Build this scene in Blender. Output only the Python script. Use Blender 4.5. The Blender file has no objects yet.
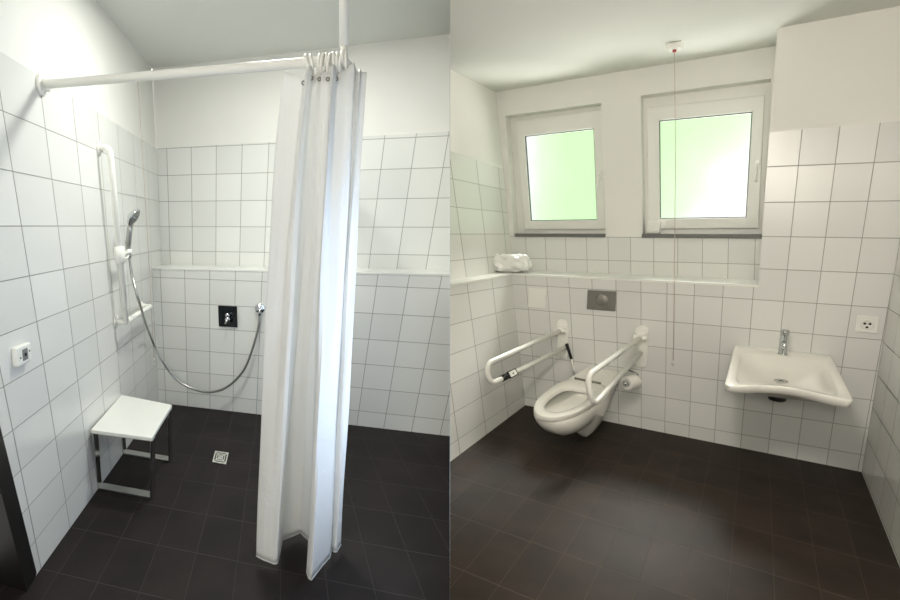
import bpy, bmesh, math, random
import numpy as np
from mathutils import Vector, Matrix
random.seed(7)
PI = math.pi
scene = bpy.context.scene
col = scene.collection

# ------------------------------------------------------------------ camera and the two rooms' axes
F, PX, PY, HC = 535.288, 340.0, 300.0, 1.40
M = np.array([[0.97987688, 0.02168428, -0.1984215], [0.19953852, -0.13165511, 0.97100531], [-0.00506765, -0.99105839, -0.13333264]])
CAM = np.array([0.0, 0.0, HC])
OL = np.array([-2.281, 3.816, 0.0]); lB = np.array([0.99316365, -0.11673034, 0]); lD = np.array([-0.29946352, 0.95410775, 0])
OR = np.array([0.615, 4.305, 0.0]); rB = np.array([0.89470445, -0.44665864, 0]); rD = np.array([0.44665864, 0.89470445, 0])
UP = np.array([0, 0, 1.0])
nLB = np.array([lB[1], -lB[0], 0]); nLL = np.array([lD[1], -lD[0], 0]); nRB = np.array([rB[1], -rB[0], 0])

def ray(x, y): return M @ np.array([(x - PX) / F, (y - PY) / F, 1.0])
def on(x, y, P, N):
    d = ray(x, y); return CAM + d * ((np.array(P) - CAM) @ N) / (d @ N)
def onz(x, y, z=0.0): return on(x, y, (0, 0, z), UP)
def lat(x, y, d=0.0): return on(x, y, OL + lD * d, nLB)            # shower room, plane d in front of its back wall
def lwl(x, y, o=0.0): return on(x, y, OL + nLL * o, nLL)           # shower room, plane o off its left wall
def rat(x, y, d=0.0): return on(x, y, OR + rD * d, nRB)            # toilet room, plane d in front of its back wall
def LP(s, d, z): return OL + lB * s + lD * d + UP * z
def RP(s, d, z): return OR + rB * s + rD * d + UP * z
def rab(q): return (float((q - OR) @ rB), float((q - OR) @ rD), float(q[2]))
nPart = np.array([F, 0, -(450 - PX)]); nPart = M @ (nPart / np.linalg.norm(nPart))   # partition between the rooms
def part_s(d, z):
    q = LP(0, d, z); return ((CAM - q) @ nPart) / (lB @ nPart)
def part_d(s, z):
    q = RP(s, 0, z); return ((CAM - q) @ nPart) / (rD @ nPart)

def homog(src, dst):
    A = []
    for (a, b), (u, v) in zip(src, dst):
        A.append([a, b, 1, 0, 0, 0, -u * a, -u * b, -u]); A.append([0, 0, 0, a, b, 1, -v * a, -v * b, -v])
    return np.linalg.svd(np.array(A))[2][-1].reshape(3, 3)
def happly(H, a, b):
    w = H @ np.array([a, b, 1.0]); return (w[0] / w[2], w[1] / w[2])

# ------------------------------------------------------------------ materials
def lin(c):
    return tuple(((v / 255) / 12.92 if v / 255 <= 0.04045 else ((v / 255 + 0.055) / 1.055) ** 2.4) for v in c) + (1.0,)
def new_mat(name):
    m = bpy.data.materials.new(name); m.use_nodes = True
    nt = m.node_tree; return m, nt, nt.nodes['Principled BSDF']
def nd(nt, t, **k):
    n = nt.nodes.new(t)
    for a, v in k.items(): setattr(n, a, v)
    return n
def math_n(nt, op, a, b=None, c=None):
    n = nd(nt, 'ShaderNodeMath', operation=op)
    for i, v in enumerate((a, b, c)):
        if v is None: continue
        if isinstance(v, (int, float)): n.inputs[i].default_value = v
        else: nt.links.new(v, n.inputs[i])
    return n.outputs[0]
def plain(name, c, rough=0.5, metal=0.0, spec=0.5, noise=0.0, nscale=8.0, coat=0.0, bump=0.0, bscale=40.0):
    m, nt, b = new_mat(name)
    b.inputs['Base Color'].default_value = lin(c); b.inputs['Roughness'].default_value = rough
    b.inputs['Metallic'].default_value = metal; b.inputs['Specular IOR Level'].default_value = spec
    b.inputs['Coat Weight'].default_value = coat
    tc = nd(nt, 'ShaderNodeTexCoord')
    if noise:
        n = nd(nt, 'ShaderNodeTexNoise'); n.inputs['Scale'].default_value = nscale; n.inputs['Detail'].default_value = 5
        nt.links.new(tc.outputs['Object'], n.inputs['Vector'])
        mx = nd(nt, 'ShaderNodeMix', data_type='RGBA')
        mx.inputs['A'].default_value = lin([v * (1 - noise) for v in c]); mx.inputs['B'].default_value = lin([min(255, v * (1 + noise)) for v in c])
        nt.links.new(n.outputs['Fac'], mx.inputs['Factor']); nt.links.new(mx.outputs['Result'], b.inputs['Base Color'])
    if bump:
        n = nd(nt, 'ShaderNodeTexNoise'); n.inputs['Scale'].default_value = bscale; n.inputs['Detail'].default_value = 4
        nt.links.new(tc.outputs['Object'], n.inputs['Vector'])
        bp = nd(nt, 'ShaderNodeBump'); bp.inputs['Strength'].default_value = bump; bp.inputs['Distance'].default_value = 0.004
        nt.links.new(n.outputs['Fac'], bp.inputs['Height']); nt.links.new(bp.outputs['Normal'], b.inputs['Normal'])
    return m
def tile_mat(name, c, grout, rough=0.22, gw=0.011, vary=0.02, floor=False):
    m, nt, b = new_mat(name)
    uv = nd(nt, 'ShaderNodeUVMap', uv_map='tile')
    sp = nd(nt, 'ShaderNodeSeparateXYZ'); nt.links.new(uv.outputs['UV'], sp.inputs[0])
    ds = []
    for k in (0, 1):
        fr = math_n(nt, 'FRACT', sp.outputs[k])
        ds.append(math_n(nt, 'MINIMUM', fr, math_n(nt, 'SUBTRACT', 1.0, fr)))
    dm = math_n(nt, 'MINIMUM', ds[0], ds[1])
    mr = nd(nt, 'ShaderNodeMapRange', interpolation_type='SMOOTHSTEP')
    mr.inputs['From Min'].default_value = gw * 0.55; mr.inputs['From Max'].default_value = gw * 1.6
    nt.links.new(dm, mr.inputs['Value'])
    fl = nd(nt, 'ShaderNodeVectorMath', operation='FLOOR'); nt.links.new(uv.outputs['UV'], fl.inputs[0])
    wn = nd(nt, 'ShaderNodeTexWhiteNoise'); nt.links.new(fl.outputs[0], wn.inputs['Vector'])
    tm = nd(nt, 'ShaderNodeMix', data_type='RGBA')
    tm.inputs['A'].default_value = lin([v * (1 - vary) for v in c]); tm.inputs['B'].default_value = lin([min(255, v * (1 + vary)) for v in c])
    nt.links.new(wn.outputs['Value'], tm.inputs['Factor'])
    body = tm.outputs['Result']
    if floor:
        b.inputs['Specular IOR Level'].default_value = 0.22
        tc = nd(nt, 'ShaderNodeTexCoord')
        for sc_, amt, ramp in ((260, 0.35, (0.35, 0.75)), (4.5, 0.30, (0.35, 0.75))):
            n = nd(nt, 'ShaderNodeTexNoise'); n.inputs['Scale'].default_value = sc_; n.inputs['Detail'].default_value = 6
            nt.links.new(tc.outputs['Object'], n.inputs['Vector'])
            r = nd(nt, 'ShaderNodeMapRange'); r.inputs['From Min'].default_value = ramp[0]; r.inputs['From Max'].default_value = ramp[1]
            r.inputs['To Min'].default_value = 1 - amt; r.inputs['To Max'].default_value = 1 + amt
            nt.links.new(n.outputs['Fac'], r.inputs['Value'])
            mm = nd(nt, 'ShaderNodeVectorMath', operation='SCALE')
            nt.links.new(body, mm.inputs[0]); nt.links.new(r.outputs[0], mm.inputs['Scale']); body = mm.outputs[0]
    mx = nd(nt, 'ShaderNodeMix', data_type='RGBA'); mx.inputs['A'].default_value = lin(grout)
    nt.links.new(body, mx.inputs['B']); nt.links.new(mr.outputs[0], mx.inputs['Factor'])
    nt.links.new(mx.outputs['Result'], b.inputs['Base Color'])
    rr = nd(nt, 'ShaderNodeMapRange'); rr.inputs['To Min'].default_value = 0.7; rr.inputs['To Max'].default_value = rough
    nt.links.new(mr.outputs[0], rr.inputs['Value']); nt.links.new(rr.outputs[0], b.inputs['Roughness'])
    bp = nd(nt, 'ShaderNodeBump'); bp.inputs['Strength'].default_value = 0.35; bp.inputs['Distance'].default_value = 0.002
    nt.links.new(mr.outputs[0], bp.inputs['Height']); nt.links.new(bp.outputs['Normal'], b.inputs['Normal'])
    return m
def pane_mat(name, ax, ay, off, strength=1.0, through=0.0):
    """Frosted pane that glows: blurred foliage and sky are painted as emission colour."""
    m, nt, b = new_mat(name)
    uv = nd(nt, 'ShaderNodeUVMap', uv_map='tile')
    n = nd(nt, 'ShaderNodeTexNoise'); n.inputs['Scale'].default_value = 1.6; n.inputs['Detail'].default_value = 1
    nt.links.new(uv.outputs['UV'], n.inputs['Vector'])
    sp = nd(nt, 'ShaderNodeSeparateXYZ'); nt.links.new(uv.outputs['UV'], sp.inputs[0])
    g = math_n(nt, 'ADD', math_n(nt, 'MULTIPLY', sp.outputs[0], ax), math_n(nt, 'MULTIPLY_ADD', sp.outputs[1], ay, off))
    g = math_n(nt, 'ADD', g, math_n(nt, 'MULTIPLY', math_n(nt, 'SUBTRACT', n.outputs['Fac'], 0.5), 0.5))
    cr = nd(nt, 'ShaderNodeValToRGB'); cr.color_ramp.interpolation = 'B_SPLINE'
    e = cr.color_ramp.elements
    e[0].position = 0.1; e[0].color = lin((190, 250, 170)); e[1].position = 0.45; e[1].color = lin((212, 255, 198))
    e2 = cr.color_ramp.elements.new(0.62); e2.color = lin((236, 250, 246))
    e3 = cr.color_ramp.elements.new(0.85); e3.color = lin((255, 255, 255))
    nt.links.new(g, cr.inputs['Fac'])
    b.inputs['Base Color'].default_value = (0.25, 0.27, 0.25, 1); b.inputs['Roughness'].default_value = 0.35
    nt.links.new(cr.outputs['Color'], b.inputs['Emission Color']); b.inputs['Emission Strength'].default_value = strength  # daylight and the blurred view are painted into this glow
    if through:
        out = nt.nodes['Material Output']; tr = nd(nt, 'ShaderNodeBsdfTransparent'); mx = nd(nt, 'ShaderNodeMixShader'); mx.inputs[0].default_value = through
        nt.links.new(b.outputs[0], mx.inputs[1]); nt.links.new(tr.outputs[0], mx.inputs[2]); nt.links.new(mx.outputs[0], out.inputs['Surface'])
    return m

MT = {}
MT['plaster'] = plain('wall_plaster', (234, 233, 228), 0.85, noise=0.015, nscale=3, bump=0.08, bscale=120)
MT['ceil'] = plain('ceiling_paint', (226, 227, 221), 0.9, noise=0.01, nscale=3)
MT['tile'] = tile_mat('white_wall_tile', (228, 228, 224), (150, 149, 142), gw=0.010)
MT['tile_wide'] = tile_mat('white_wall_tile_wide_joint', (228, 228, 224), (128, 127, 120), gw=0.018)
MT['ledge'] = tile_mat('white_ledge_tile', (236, 237, 233), (170, 168, 160), gw=0.006)
MT['floor'] = tile_mat('dark_floor_tile', (34, 28, 27), (58, 53, 50), rough=0.62, gw=0.007, vary=0.06, floor=True)
MT['floor2'] = tile_mat('dark_brown_floor_tile', (50, 41, 34), (74, 64, 55), rough=0.62, gw=0.007, vary=0.06, floor=True)
MT['part'] = plain('partition_sheet', (120, 120, 116), 0.8, noise=0.02)
MT['white'] = plain('white_lacquer', (240, 240, 234), 0.3, noise=0.01, coat=0.2)
MT['pvc'] = plain('white_window_profile', (236, 236, 230), 0.4, noise=0.01)
MT['nylon'] = plain('white_nylon', (244, 243, 236), 0.28, noise=0.01)
MT['ceramic'] = plain('white_ceramic', (240, 238, 230), 0.1, noise=0.006, coat=0.5)
MT['seat'] = plain('seat_plastic', (240, 238, 230), 0.22, noise=0.006)
MT['chrome'] = plain('chrome', (205, 207, 208), 0.12, metal=1.0, noise=0.02)
MT['steel'] = plain('brushed_steel', (188, 188, 184), 0.3, metal=1.0, noise=0.05, nscale=30)
MT['greyplate'] = plain('matt_grey_plate', (140, 138, 130), 0.4, metal=0.6, noise=0.02)
MT['black'] = plain('black_plastic', (14, 14, 15), 0.4, noise=0.05)
MT['door'] = plain('dark_door', (16, 13, 12), 0.5, noise=0.1)
MT['granite'] = plain('grey_granite', (98, 98, 95), 0.45, noise=0.35, nscale=160)
MT['grate'] = plain('steel_grating', (214, 212, 204), 0.4, metal=0.35, noise=0.03)
MT['red'] = plain('red_plastic', (176, 60, 44), 0.45, noise=0.03)
MT['cord'] = plain('pale_cord', (200, 182, 172), 0.7, noise=0.05)
MT['rubber'] = plain('dark_gasket', (52, 54, 56), 0.6, noise=0.05)
MT['hole'] = plain('dark_hole', (30, 29, 27), 0.7, noise=0.05)
MT['greyplastic'] = plain('grey_plastic', (120, 122, 120), 0.35, noise=0.04)
MT['paper'] = plain('white_paper', (240, 238, 232), 0.9, noise=0.02, bump=0.2, bscale=60)
def dark_chrome():
    m, nt, b = new_mat('chrome_dark_reflection')
    b.inputs['Base Color'].default_value = lin((60, 62, 64)); b.inputs['Metallic'].default_value = 1.0; b.inputs['Roughness'].default_value = 0.06  # chrome plate; its dark reflection is put into the base colour
    return m
MT['mirror'] = dark_chrome()
def curtain_mat():
    m, nt, b = new_mat('curtain_vinyl')
    out = nt.nodes['Material Output']
    b.inputs['Base Color'].default_value = lin((248, 248, 246)); b.inputs['Roughness'].default_value = 0.45
    tr = nd(nt, 'ShaderNodeBsdfTranslucent'); tr.inputs['Color'].default_value = lin((246, 247, 246))
    mx = nd(nt, 'ShaderNodeMixShader'); mx.inputs[0].default_value = 0.32
    tc = nd(nt, 'ShaderNodeTexCoord')
    n = nd(nt, 'ShaderNodeTexNoise'); n.inputs['Scale'].default_value = 9; n.inputs['Detail'].default_value = 3; n.inputs['Distortion'].default_value = 1.2
    mp = nd(nt, 'ShaderNodeMapping'); mp.inputs['Scale'].default_value = (1, 1, 0.7)
    nt.links.new(tc.outputs['Object'], mp.inputs[0]); nt.links.new(mp.outputs[0], n.inputs['Vector'])
    bp = nd(nt, 'ShaderNodeBump'); bp.inputs['Strength'].default_value = 0.45; bp.inputs['Distance'].default_value = 0.02
    nt.links.new(n.outputs['Fac'], bp.inputs['Height']); nt.links.new(bp.outputs['Normal'], b.inputs['Normal'])
    nt.links.new(b.outputs[0], mx.inputs[1]); nt.links.new(tr.outputs[0], mx.inputs[2]); nt.links.new(mx.outputs[0], out.inputs['Surface'])
    return m
MT['curtain'] = curtain_mat()
def bag_mat():
    m, nt, b = new_mat('clear_plastic_bag')
    b.inputs['Base Color'].default_value = lin((240, 240, 236)); b.inputs['Roughness'].default_value = 0.25
    b.inputs['Coat Weight'].default_value = 0.6
    tc = nd(nt, 'ShaderNodeTexCoord'); v = nd(nt, 'ShaderNodeTexVoronoi'); v.inputs['Scale'].default_value = 16
    nt.links.new(tc.outputs['Object'], v.inputs['Vector'])
    bp = nd(nt, 'ShaderNodeBump'); bp.inputs['Strength'].default_value = 0.7; bp.inputs['Distance'].default_value = 0.02
    nt.links.new(v.outputs['Distance'], bp.inputs['Height']); nt.links.new(bp.outputs['Normal'], b.inputs['Normal'])
    return m
MT['bag'] = bag_mat()

# ------------------------------------------------------------------ mesh builder
class MB:
    def __init__(s): s.v = []; s.f = []; s.uv = {}; s.mi = []; s.sm = []
    def add(s, vs, fs, mi=0, smooth=False, uvs=None):
        o = len(s.v); s.v += [tuple(map(float, p)) for p in vs]
        for k, f in enumerate(fs):
            s.f.append([o + i for i in f]); s.mi.append(mi); s.sm.append(smooth)
            if uvs is not None: s.uv[len(s.f) - 1] = [uvs[i] for i in f]
        return s
    def quad(s, a, b, c, d, mi=0, uvs=None): return s.add([a, b, c, d], [(0, 1, 2, 3)], mi, False, uvs)
    def patch(s, p00, p10, p11, p01, uvf=None, n=16, m=12, mi=0):
        vs = []; us = []
        for j in range(m + 1):
            for i in range(n + 1):
                u, v = i / n, j / m
                p = (np.array(p00) * (1 - u) + np.array(p10) * u) * (1 - v) + (np.array(p01) * (1 - u) + np.array(p11) * u) * v
                vs.append(p); us.append(uvf(p) if uvf else (u, v))
        fs = [(j * (n + 1) + i, j * (n + 1) + i + 1, (j + 1) * (n + 1) + i + 1, (j + 1) * (n + 1) + i) for j in range(m) for i in range(n)]
        return s.add(vs, fs, mi, False, us)
    def box8(s, b, t, mi=0):
        """b, t: four bottom and four top corners, same order"""
        fs = [(3, 2, 1, 0), (4, 5, 6, 7)] + [(i, (i + 1) % 4, 4 + (i + 1) % 4, 4 + i) for i in range(4)]
        return s.add(list(b) + list(t), fs, mi)
    def box(s, c, ex, ey, ez, mi=0):
        """c centre, half-extent vectors"""
        c, ex, ey, ez = map(np.array, (c, ex, ey, ez))
        q = [-ex - ey, ex - ey, ex + ey, -ex + ey]
        return s.box8([c + k - ez for k in q], [c + k + ez for k in q], mi)
    def prism(s, pts, h, mi=0):
        """polygon pts extruded by vector h"""
        n = len(pts); pts = [np.array(p) for p in pts]; h = np.array(h)
        return s.add(pts + [p + h for p in pts], [tuple(range(n))[::-1], tuple(range(n, 2 * n))] + [(i, (i + 1) % n, n + (i + 1) % n, n + i) for i in range(n)], mi)
    def loft(s, loops, cap0=True, cap1=True, mi=0, smooth=True, close=True):
        n = len(loops[0]); vs = [p for l in loops for p in l]; fs = []
        for k in range(len(loops) - 1):
            for i in range(n if close else n - 1):
                j = (i + 1) % n; fs.append((k * n + i, k * n + j, (k + 1) * n + j, (k + 1) * n + i))
        if cap0: fs.append(tuple(range(n))[::-1])
        if cap1: fs.append(tuple((len(loops) - 1) * n + i for i in range(n)))
        return s.add(vs, fs, mi, smooth)
    def tube(s, pts, r, n=16, mi=0, closed=False):
        P = [np.array(p, float) for p in pts]; m = len(P); loops = []
        rs = r if isinstance(r, (list, tuple)) else [r] * m
        T = []
        for i in range(m):
            a = P[(i + 1) % m] if (closed or i < m - 1) else P[i]; b = P[i - 1] if (closed or i > 0) else P[i]
            t = a - b; T.append(t / (np.linalg.norm(t) + 1e-12))
        u = np.cross(T[0], UP if abs(T[0][2]) < 0.9 else np.array([1.0, 0, 0])); u /= np.linalg.norm(u)
        for i in range(m):
            u = u - (u @ T[i]) * T[i]; u /= np.linalg.norm(u); w = np.cross(T[i], u)
            loops.append([P[i] + rs[i] * (math.cos(2 * PI * k / n) * u + math.sin(2 * PI * k / n) * w) for k in range(n)])
        if closed: loops.append(loops[0]); return s.loft(loops, False, False, mi)
        return s.loft(loops, True, True, mi)
    def disc(s, c, ax, r, h, n=28, mi=0, bev=0.15):
        """short cylinder from c along ax, with a rounded front rim"""
        ax = np.array(ax, float); ax /= np.linalg.norm(ax); c = np.array(c)
        b = min(r, h) * bev
        return s.tube([c, c + ax * (h - b), c + ax * (h - b * .3), c + ax * h], [r, r, r - b * .4, r - b], n, mi)
    def torus(s, c, ax, R, r, n=24, m=8, mi=0):
        ax = np.array(ax, float); ax /= np.linalg.norm(ax)
        u = np.cross(ax, UP if abs(ax[2]) < 0.9 else np.array([1.0, 0, 0])); u /= np.linalg.norm(u); w = np.cross(ax, u)
        return s.tube([np.array(c) + R * (math.cos(2 * PI * k / n) * u + math.sin(2 * PI * k / n) * w) for k in range(n)], r, m, mi, True)
    def build(s, name, mats, parent=None, loc=None, bevel=0.0, label=None, auto=True):
        if not isinstance(mats, (list, tuple)): mats = [mats]
        base = np.array(parent['_b']) if parent is not None and '_b' in parent else (np.array(loc) if loc is not None else np.zeros(3))
        me = bpy.data.meshes.new(name)
        me.from_pydata([tuple(np.array(p) - base) for p in s.v], [], s.f)
        if s.uv:
            ul = me.uv_layers.new(name='tile')
            for fi, us in s.uv.items():
                for li, uv in zip(me.polygons[fi].loop_indices, us): ul.data[li].uv = uv
        for m in mats: me.materials.append(m)
        me.polygons.foreach_set('material_index', s.mi); me.polygons.foreach_set('use_smooth', s.sm)
        me.update()
        bm = bmesh.new(); bm.from_mesh(me)
        if not s.uv: bmesh.ops.remove_doubles(bm, verts=bm.verts, dist=1e-6)
        bmesh.ops.recalc_face_normals(bm, faces=bm.faces); bm.to_mesh(me); bm.free()
        o = bpy.data.objects.new(name, me); col.objects.link(o)
        if parent is not None: o.parent = parent; o['_b'] = [float(x) for x in base]
        else: o.location = tuple(base)
        if bevel:
            md = o.modifiers.new('bevel', 'BEVEL'); md.width = bevel; md.segments = 3; md.limit_method = 'ANGLE'; md.angle_limit = 0.6
        if label: o['label'] = label
        return o
def thing(name, label, cat, loc, group=None):
    o = bpy.data.objects.new(name, None); col.objects.link(o); o.location = tuple(map(float, loc)); o.empty_display_size = 0.05
    o['label'] = label; o['category'] = cat; o['_b'] = [float(x) for x in loc]
    if group: o['group'] = group
    return o
def tag(o, label, cat, group=None):
    o['label'] = label; o['category'] = cat
    if group: o['group'] = group
    return o
def struct(o): o['kind'] = 'structure'; return o
def fillet(pts, r, n=8):
    P = [np.array(p, float) for p in pts]; out = [P[0]]
    for i in range(1, len(P) - 1):
        a = P[i - 1] - P[i]; b = P[i + 1] - P[i]; la, lb = np.linalg.norm(a), np.linalg.norm(b); a /= la; b /= lb
        ang = math.acos(max(-1, min(1, float(a @ b))))
        t = min(r / math.tan(ang / 2), la * 0.49, lb * 0.49)
        p0, p1 = P[i] + a * t, P[i] + b * t
        for k in range(n + 1):
            u = k / n; out.append((1 - u) ** 2 * p0 + 2 * u * (1 - u) * P[i] + u * u * p1)
    out.append(P[-1]); return out
def smooth_path(pts, n=10):
    P = [np.array(p, float) for p in pts]; P = [2 * P[0] - P[1]] + P + [2 * P[-1] - P[-2]]; out = []
    for i in range(1, len(P) - 2):
        for k in range(n):
            t = k / n; a, b, c, d = P[i - 1], P[i], P[i + 1], P[i + 2]
            out.append(0.5 * ((2 * b) + (-a + c) * t + (2 * a - 5 * b + 4 * c - d) * t * t + (-a + 3 * b - 3 * c + d) * t ** 3))
    out.append(P[-2]); return out
def sup(n, p, a, b, f=None):
    """rounded rectangle loop, half sizes a, b"""
    out = []
    for k in range(n):
        t = 2 * PI * (k + 0.5) / n; c, s = math.cos(t), math.sin(t)
        r = (abs(c) ** p + abs(s) ** p) ** (-1 / p); out.append((a * r * c, b * r * s))
    return out

# ------------------------------------------------------------------ the setting: shower room
ZTL, ZCL, ZLL, DLL = 2.055, 2.69, 1.10, 0.35      # tile top, ceiling, ledge height, ledge depth
def uv_l(H): return lambda p: happly(H, *[float(x) for x in ((p - OL) @ lB * 0 + np.linalg.solve(np.array([lB[:2], lD[:2]]).T, (p - OL)[:2])[0], p[2])])
def uv_lw(H): return lambda p: happly(H, float(np.linalg.solve(np.array([lB[:2], lD[:2]]).T, (p - OL)[:2])[1]), float(p[2]))
def sd(p): return np.linalg.solve(np.array([lB[:2], lD[:2]]).T, (p - OL)[:2])
def hl(px, tc, d):                                    # tile layout of the back wall from four grout crossings
    q = [lat(*p, d) for p in px]; return homog([(sd(k)[0], k[2]) for k in q], tc)
def hlw(px, tc):
    q = [lwl(*p) for p in px]; return homog([(sd(k)[1], k[2]) for k in q], tc)
Hlow = hl([(160.4, 277.6), (439.4, 288.6), (165.4, 390.2), (414.4, 416.6)], [(0, 0), (10, 0), (0, 5), (10, 5)], 0)
Hupp = hl([(166.7, 148.4), (448.3, 135.8), (169.9, 250.8), (428.2, 255.1)], [(0, 0), (10, 0), (0, 4), (10, 4)], DLL)
Hlw = hlw([(3.0, 111), (134.7, 165.6), (36.8, 321.5), (141.2, 280.5)], [(0, 1), (5, 1), (0, 5), (5, 5)])
w = MB()
NEAR = -2.19                                          # where the left wall ends at the door
def lw(d, z): return LP(0, d, z)
NT = NEAR - .163 / .683 * ZTL                        # the wall end leans a little
w.patch(lw(NEAR, 0), lw(DLL, 0), lw(DLL, ZTL), lw(NT, ZTL), uv_lw(Hlw), 40, 30, 0)
w.quad(lw(NT, ZTL), lw(DLL, ZTL), lw(DLL, ZTL) - nLL * 0.008, lw(NT, ZTL) - nLL * 0.008, 1)
w.quad(*[p - nLL * 0.008 for p in (lw(-3.6, ZTL), lw(DLL, ZTL), lw(DLL, ZCL), lw(-3.6, ZCL))], 1)
struct(w.build('wall_left', [MT['tile'], MT['plaster']]))
w = MB(); e = 0.0
w.patch(LP(0, 0, 0), LP(part_s(0, 0), 0, 0), LP(part_s(0, ZLL), 0, ZLL), LP(0, 0, ZLL), uv_l(Hlow), 40, 24, 0)
w.patch(LP(0, DLL, ZLL), LP(part_s(DLL, ZLL), DLL, ZLL), LP(part_s(DLL, ZTL), DLL, ZTL), LP(0, DLL, ZTL), uv_l(Hupp), 40, 24, 0)
w.quad(LP(0, DLL, ZTL), LP(part_s(DLL, ZTL), DLL, ZTL), LP(part_s(DLL, ZTL), DLL + .008, ZTL), LP(0, DLL + .008, ZTL), 1)
w.quad(LP(-.01, DLL + .008, ZTL), LP(part_s(DLL, ZTL), DLL + .008, ZTL), LP(part_s(DLL, ZCL), DLL + .008, ZCL), LP(-.01, DLL + .008, ZCL), 1)
struct(w.build('wall_back', [MT['tile'], MT['plaster']]))
w = MB()
w.patch(LP(0, -.004, ZLL), LP(part_s(-.004, ZLL), -.004, ZLL), LP(part_s(DLL, ZLL), DLL, ZLL), LP(0, DLL, ZLL), lambda p: (happly(Hlow, float(sd(p)[0]), ZLL)[0], 0.5), 30, 4, 0)
w.quad(LP(0, -.004, ZLL - .012), LP(part_s(0, ZLL), -.004, ZLL - .012), LP(part_s(0, ZLL), -.004, ZLL), LP(0, -.004, ZLL), 1)
struct(w.build('trim_1', [MT['ledge'], MT['white']]))
w = MB()
w.quad(LP(-.1, DLL + .1, ZCL), LP(part_s(DLL + .1, ZCL), DLL + .1, ZCL), LP(part_s(-2.9, ZCL), -2.9, ZCL), LP(-.1, -2.9, ZCL))
struct(w.build('ceiling_shower', MT['ceil']))
# floor of the shower room, tile layout from its grout crossings
def hz(px, tc): return homog([tuple(onz(*p)[:2]) for p in px], tc)
Hfl = hz([(200.6, 436.2), (254, 442.7), (158.9, 544.7), (237.4, 561.7), (225.5, 440), (250, 464.6), (206.2, 514), (120.4, 538.2), (172.2, 508)],
         [(0, 0), (2, 0), (0, 4), (2, 4), (1, 0), (2, 1), (1, 3), (-1, 4), (0, 3)])
w = MB()
def pf(y): return np.array([CAM[0] + 0, 0, 0])
def part_at(y, z):                                    # point of the partition plane at world y, height z
    x = -((np.array([0, y, z]) - CAM) @ nPart) / nPart[0]; return np.array([x, y, z])
yb = 4.0
w.patch(LP(-.3, -3.7, 0), part_at(0.2, 0), part_at(yb, 0), LP(-.3, .4, 0), lambda p: happly(Hfl, float(p[0]), float(p[1])), 60, 60, 0)
struct(w.build('floor_shower', MT['floor']))
# thin partition between the rooms
w = MB(); t = nPart * 0.0002
w.box8([part_at(1.2, 0) - t, part_at(4.3, 0) - t, part_at(4.3, 0) + t, part_at(1.2, 0) + t], [part_at(1.2, 2.69) - t, part_at(4.3, 2.69) - t, part_at(4.3, 2.69) + t, part_at(1.2, 2.69) + t])
struct(w.build('wall_middle', MT['part']))
# glowing panel added on the partition, unseen edge-on, to light the shower room
w = MB(); t = -nPart * 0.0004
w.patch(part_at(1.45, .35) + t, part_at(2.6, .35) + t, part_at(2.6, 1.55) + t, part_at(1.45, 1.55) + t, None, 4, 4)
MT['glow_panel'] = pane_mat('added_panel_glow', 0.0, 0.0, 0.75, 1.6)
for e_ in MT['glow_panel'].node_tree.nodes['Color Ramp'].color_ramp.elements: e_.color = lin((205, 226, 255))
glow_obj = struct(w.build('added_glow_panel', MT['glow_panel']))
# dark door edge at the near end of the left wall
a, b = lwl(35.8, 573.3), lwl(0, 430)
fr = MB()
c0 = onz(27, 592); c1 = c0 + (onz(0, 584) - c0) * 6
hh = (b - a) * 3.0
lean = hh
fr.prism([a + nLL * .004, c0, c1, a + (onz(0, 584) - onz(27, 592)) * 6], lean)
struct(fr.build('door_1', MT['door']))

# ------------------------------------------------------------------ the setting: toilet room
ZTR, ZCR, ZLR, DR_ = 1.945, 2.53, 1.041, 0.40
LEAN_L, LEAN_R = -0.149 / 1.041, 0.0213
def sl(z): return LEAN_L * z                          # left wall, lower face
def su(z): return -0.286 - 0.137 * (z - ZLR)          # left wall, upper recessed face
def sr(z): return 1.928 + LEAN_R * z                  # right wall
def sp_(z): return 1.379 - 0.0195 * (z - 1.04)        # edge of the pier
def hr(px, tc, d):
    q = [rab(rat(*p, d)) for p in px]; return homog([(k[0], k[2]) for k in q], tc)
Hrl = hr([(526.2, 285), (851.5, 305.6), (532.5, 356), (837.3, 395.7)], [(0, 0), (12, 0), (0, 3), (12, 3)], 0)
Hru = hr([(526.6, 258.2), (754.6, 264.3), (525.5, 236.5), (755.4, 238.5)], [(0, 0), (10, 0), (0, -1), (10, -1)], DR_)
def uvr(H): return lambda p: happly(H, rab(p)[0], float(p[2]))
w = MB()
w.patch(RP(0, 0, 0), RP(sr(0), 0, 0), RP(sr(ZLR), 0, ZLR), RP(sl(ZLR), 0, ZLR), uvr(Hrl), 40, 24, 0)          # lower wall
w.patch(RP(sp_(ZLR), 0, ZLR), RP(sr(ZLR), 0, ZLR), RP(sr(ZTR), 0, ZTR), RP(sp_(ZTR), 0, ZTR), uvr(Hrl), 14, 24, 0)  # pier, tiled
w.quad(RP(sp_(ZTR), 0, ZTR), RP(sr(ZTR), 0, ZTR), RP(sr(ZTR), .008, ZTR), RP(sp_(ZTR), .008, ZTR), 1)
w.quad(RP(sp_(ZTR), .008, ZTR), RP(sr(ZTR) + .02, .008, ZTR), RP(sr(ZCR) + .02, .008, ZCR), RP(sp_(ZCR), .008, ZCR), 1)
w.quad(RP(sp_(ZLR), 0, ZLR), RP(sp_(ZTR), 0, ZTR), RP(sp_(ZTR), DR_, ZTR), RP(sp_(ZLR), DR_, ZLR), 1)        # pier, side
w.quad(RP(sp_(ZTR), .008, ZTR), RP(sp_(ZCR), .008, ZCR), RP(sp_(ZCR), DR_, ZCR), RP(sp_(ZTR), DR_, ZTR), 1)
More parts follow.
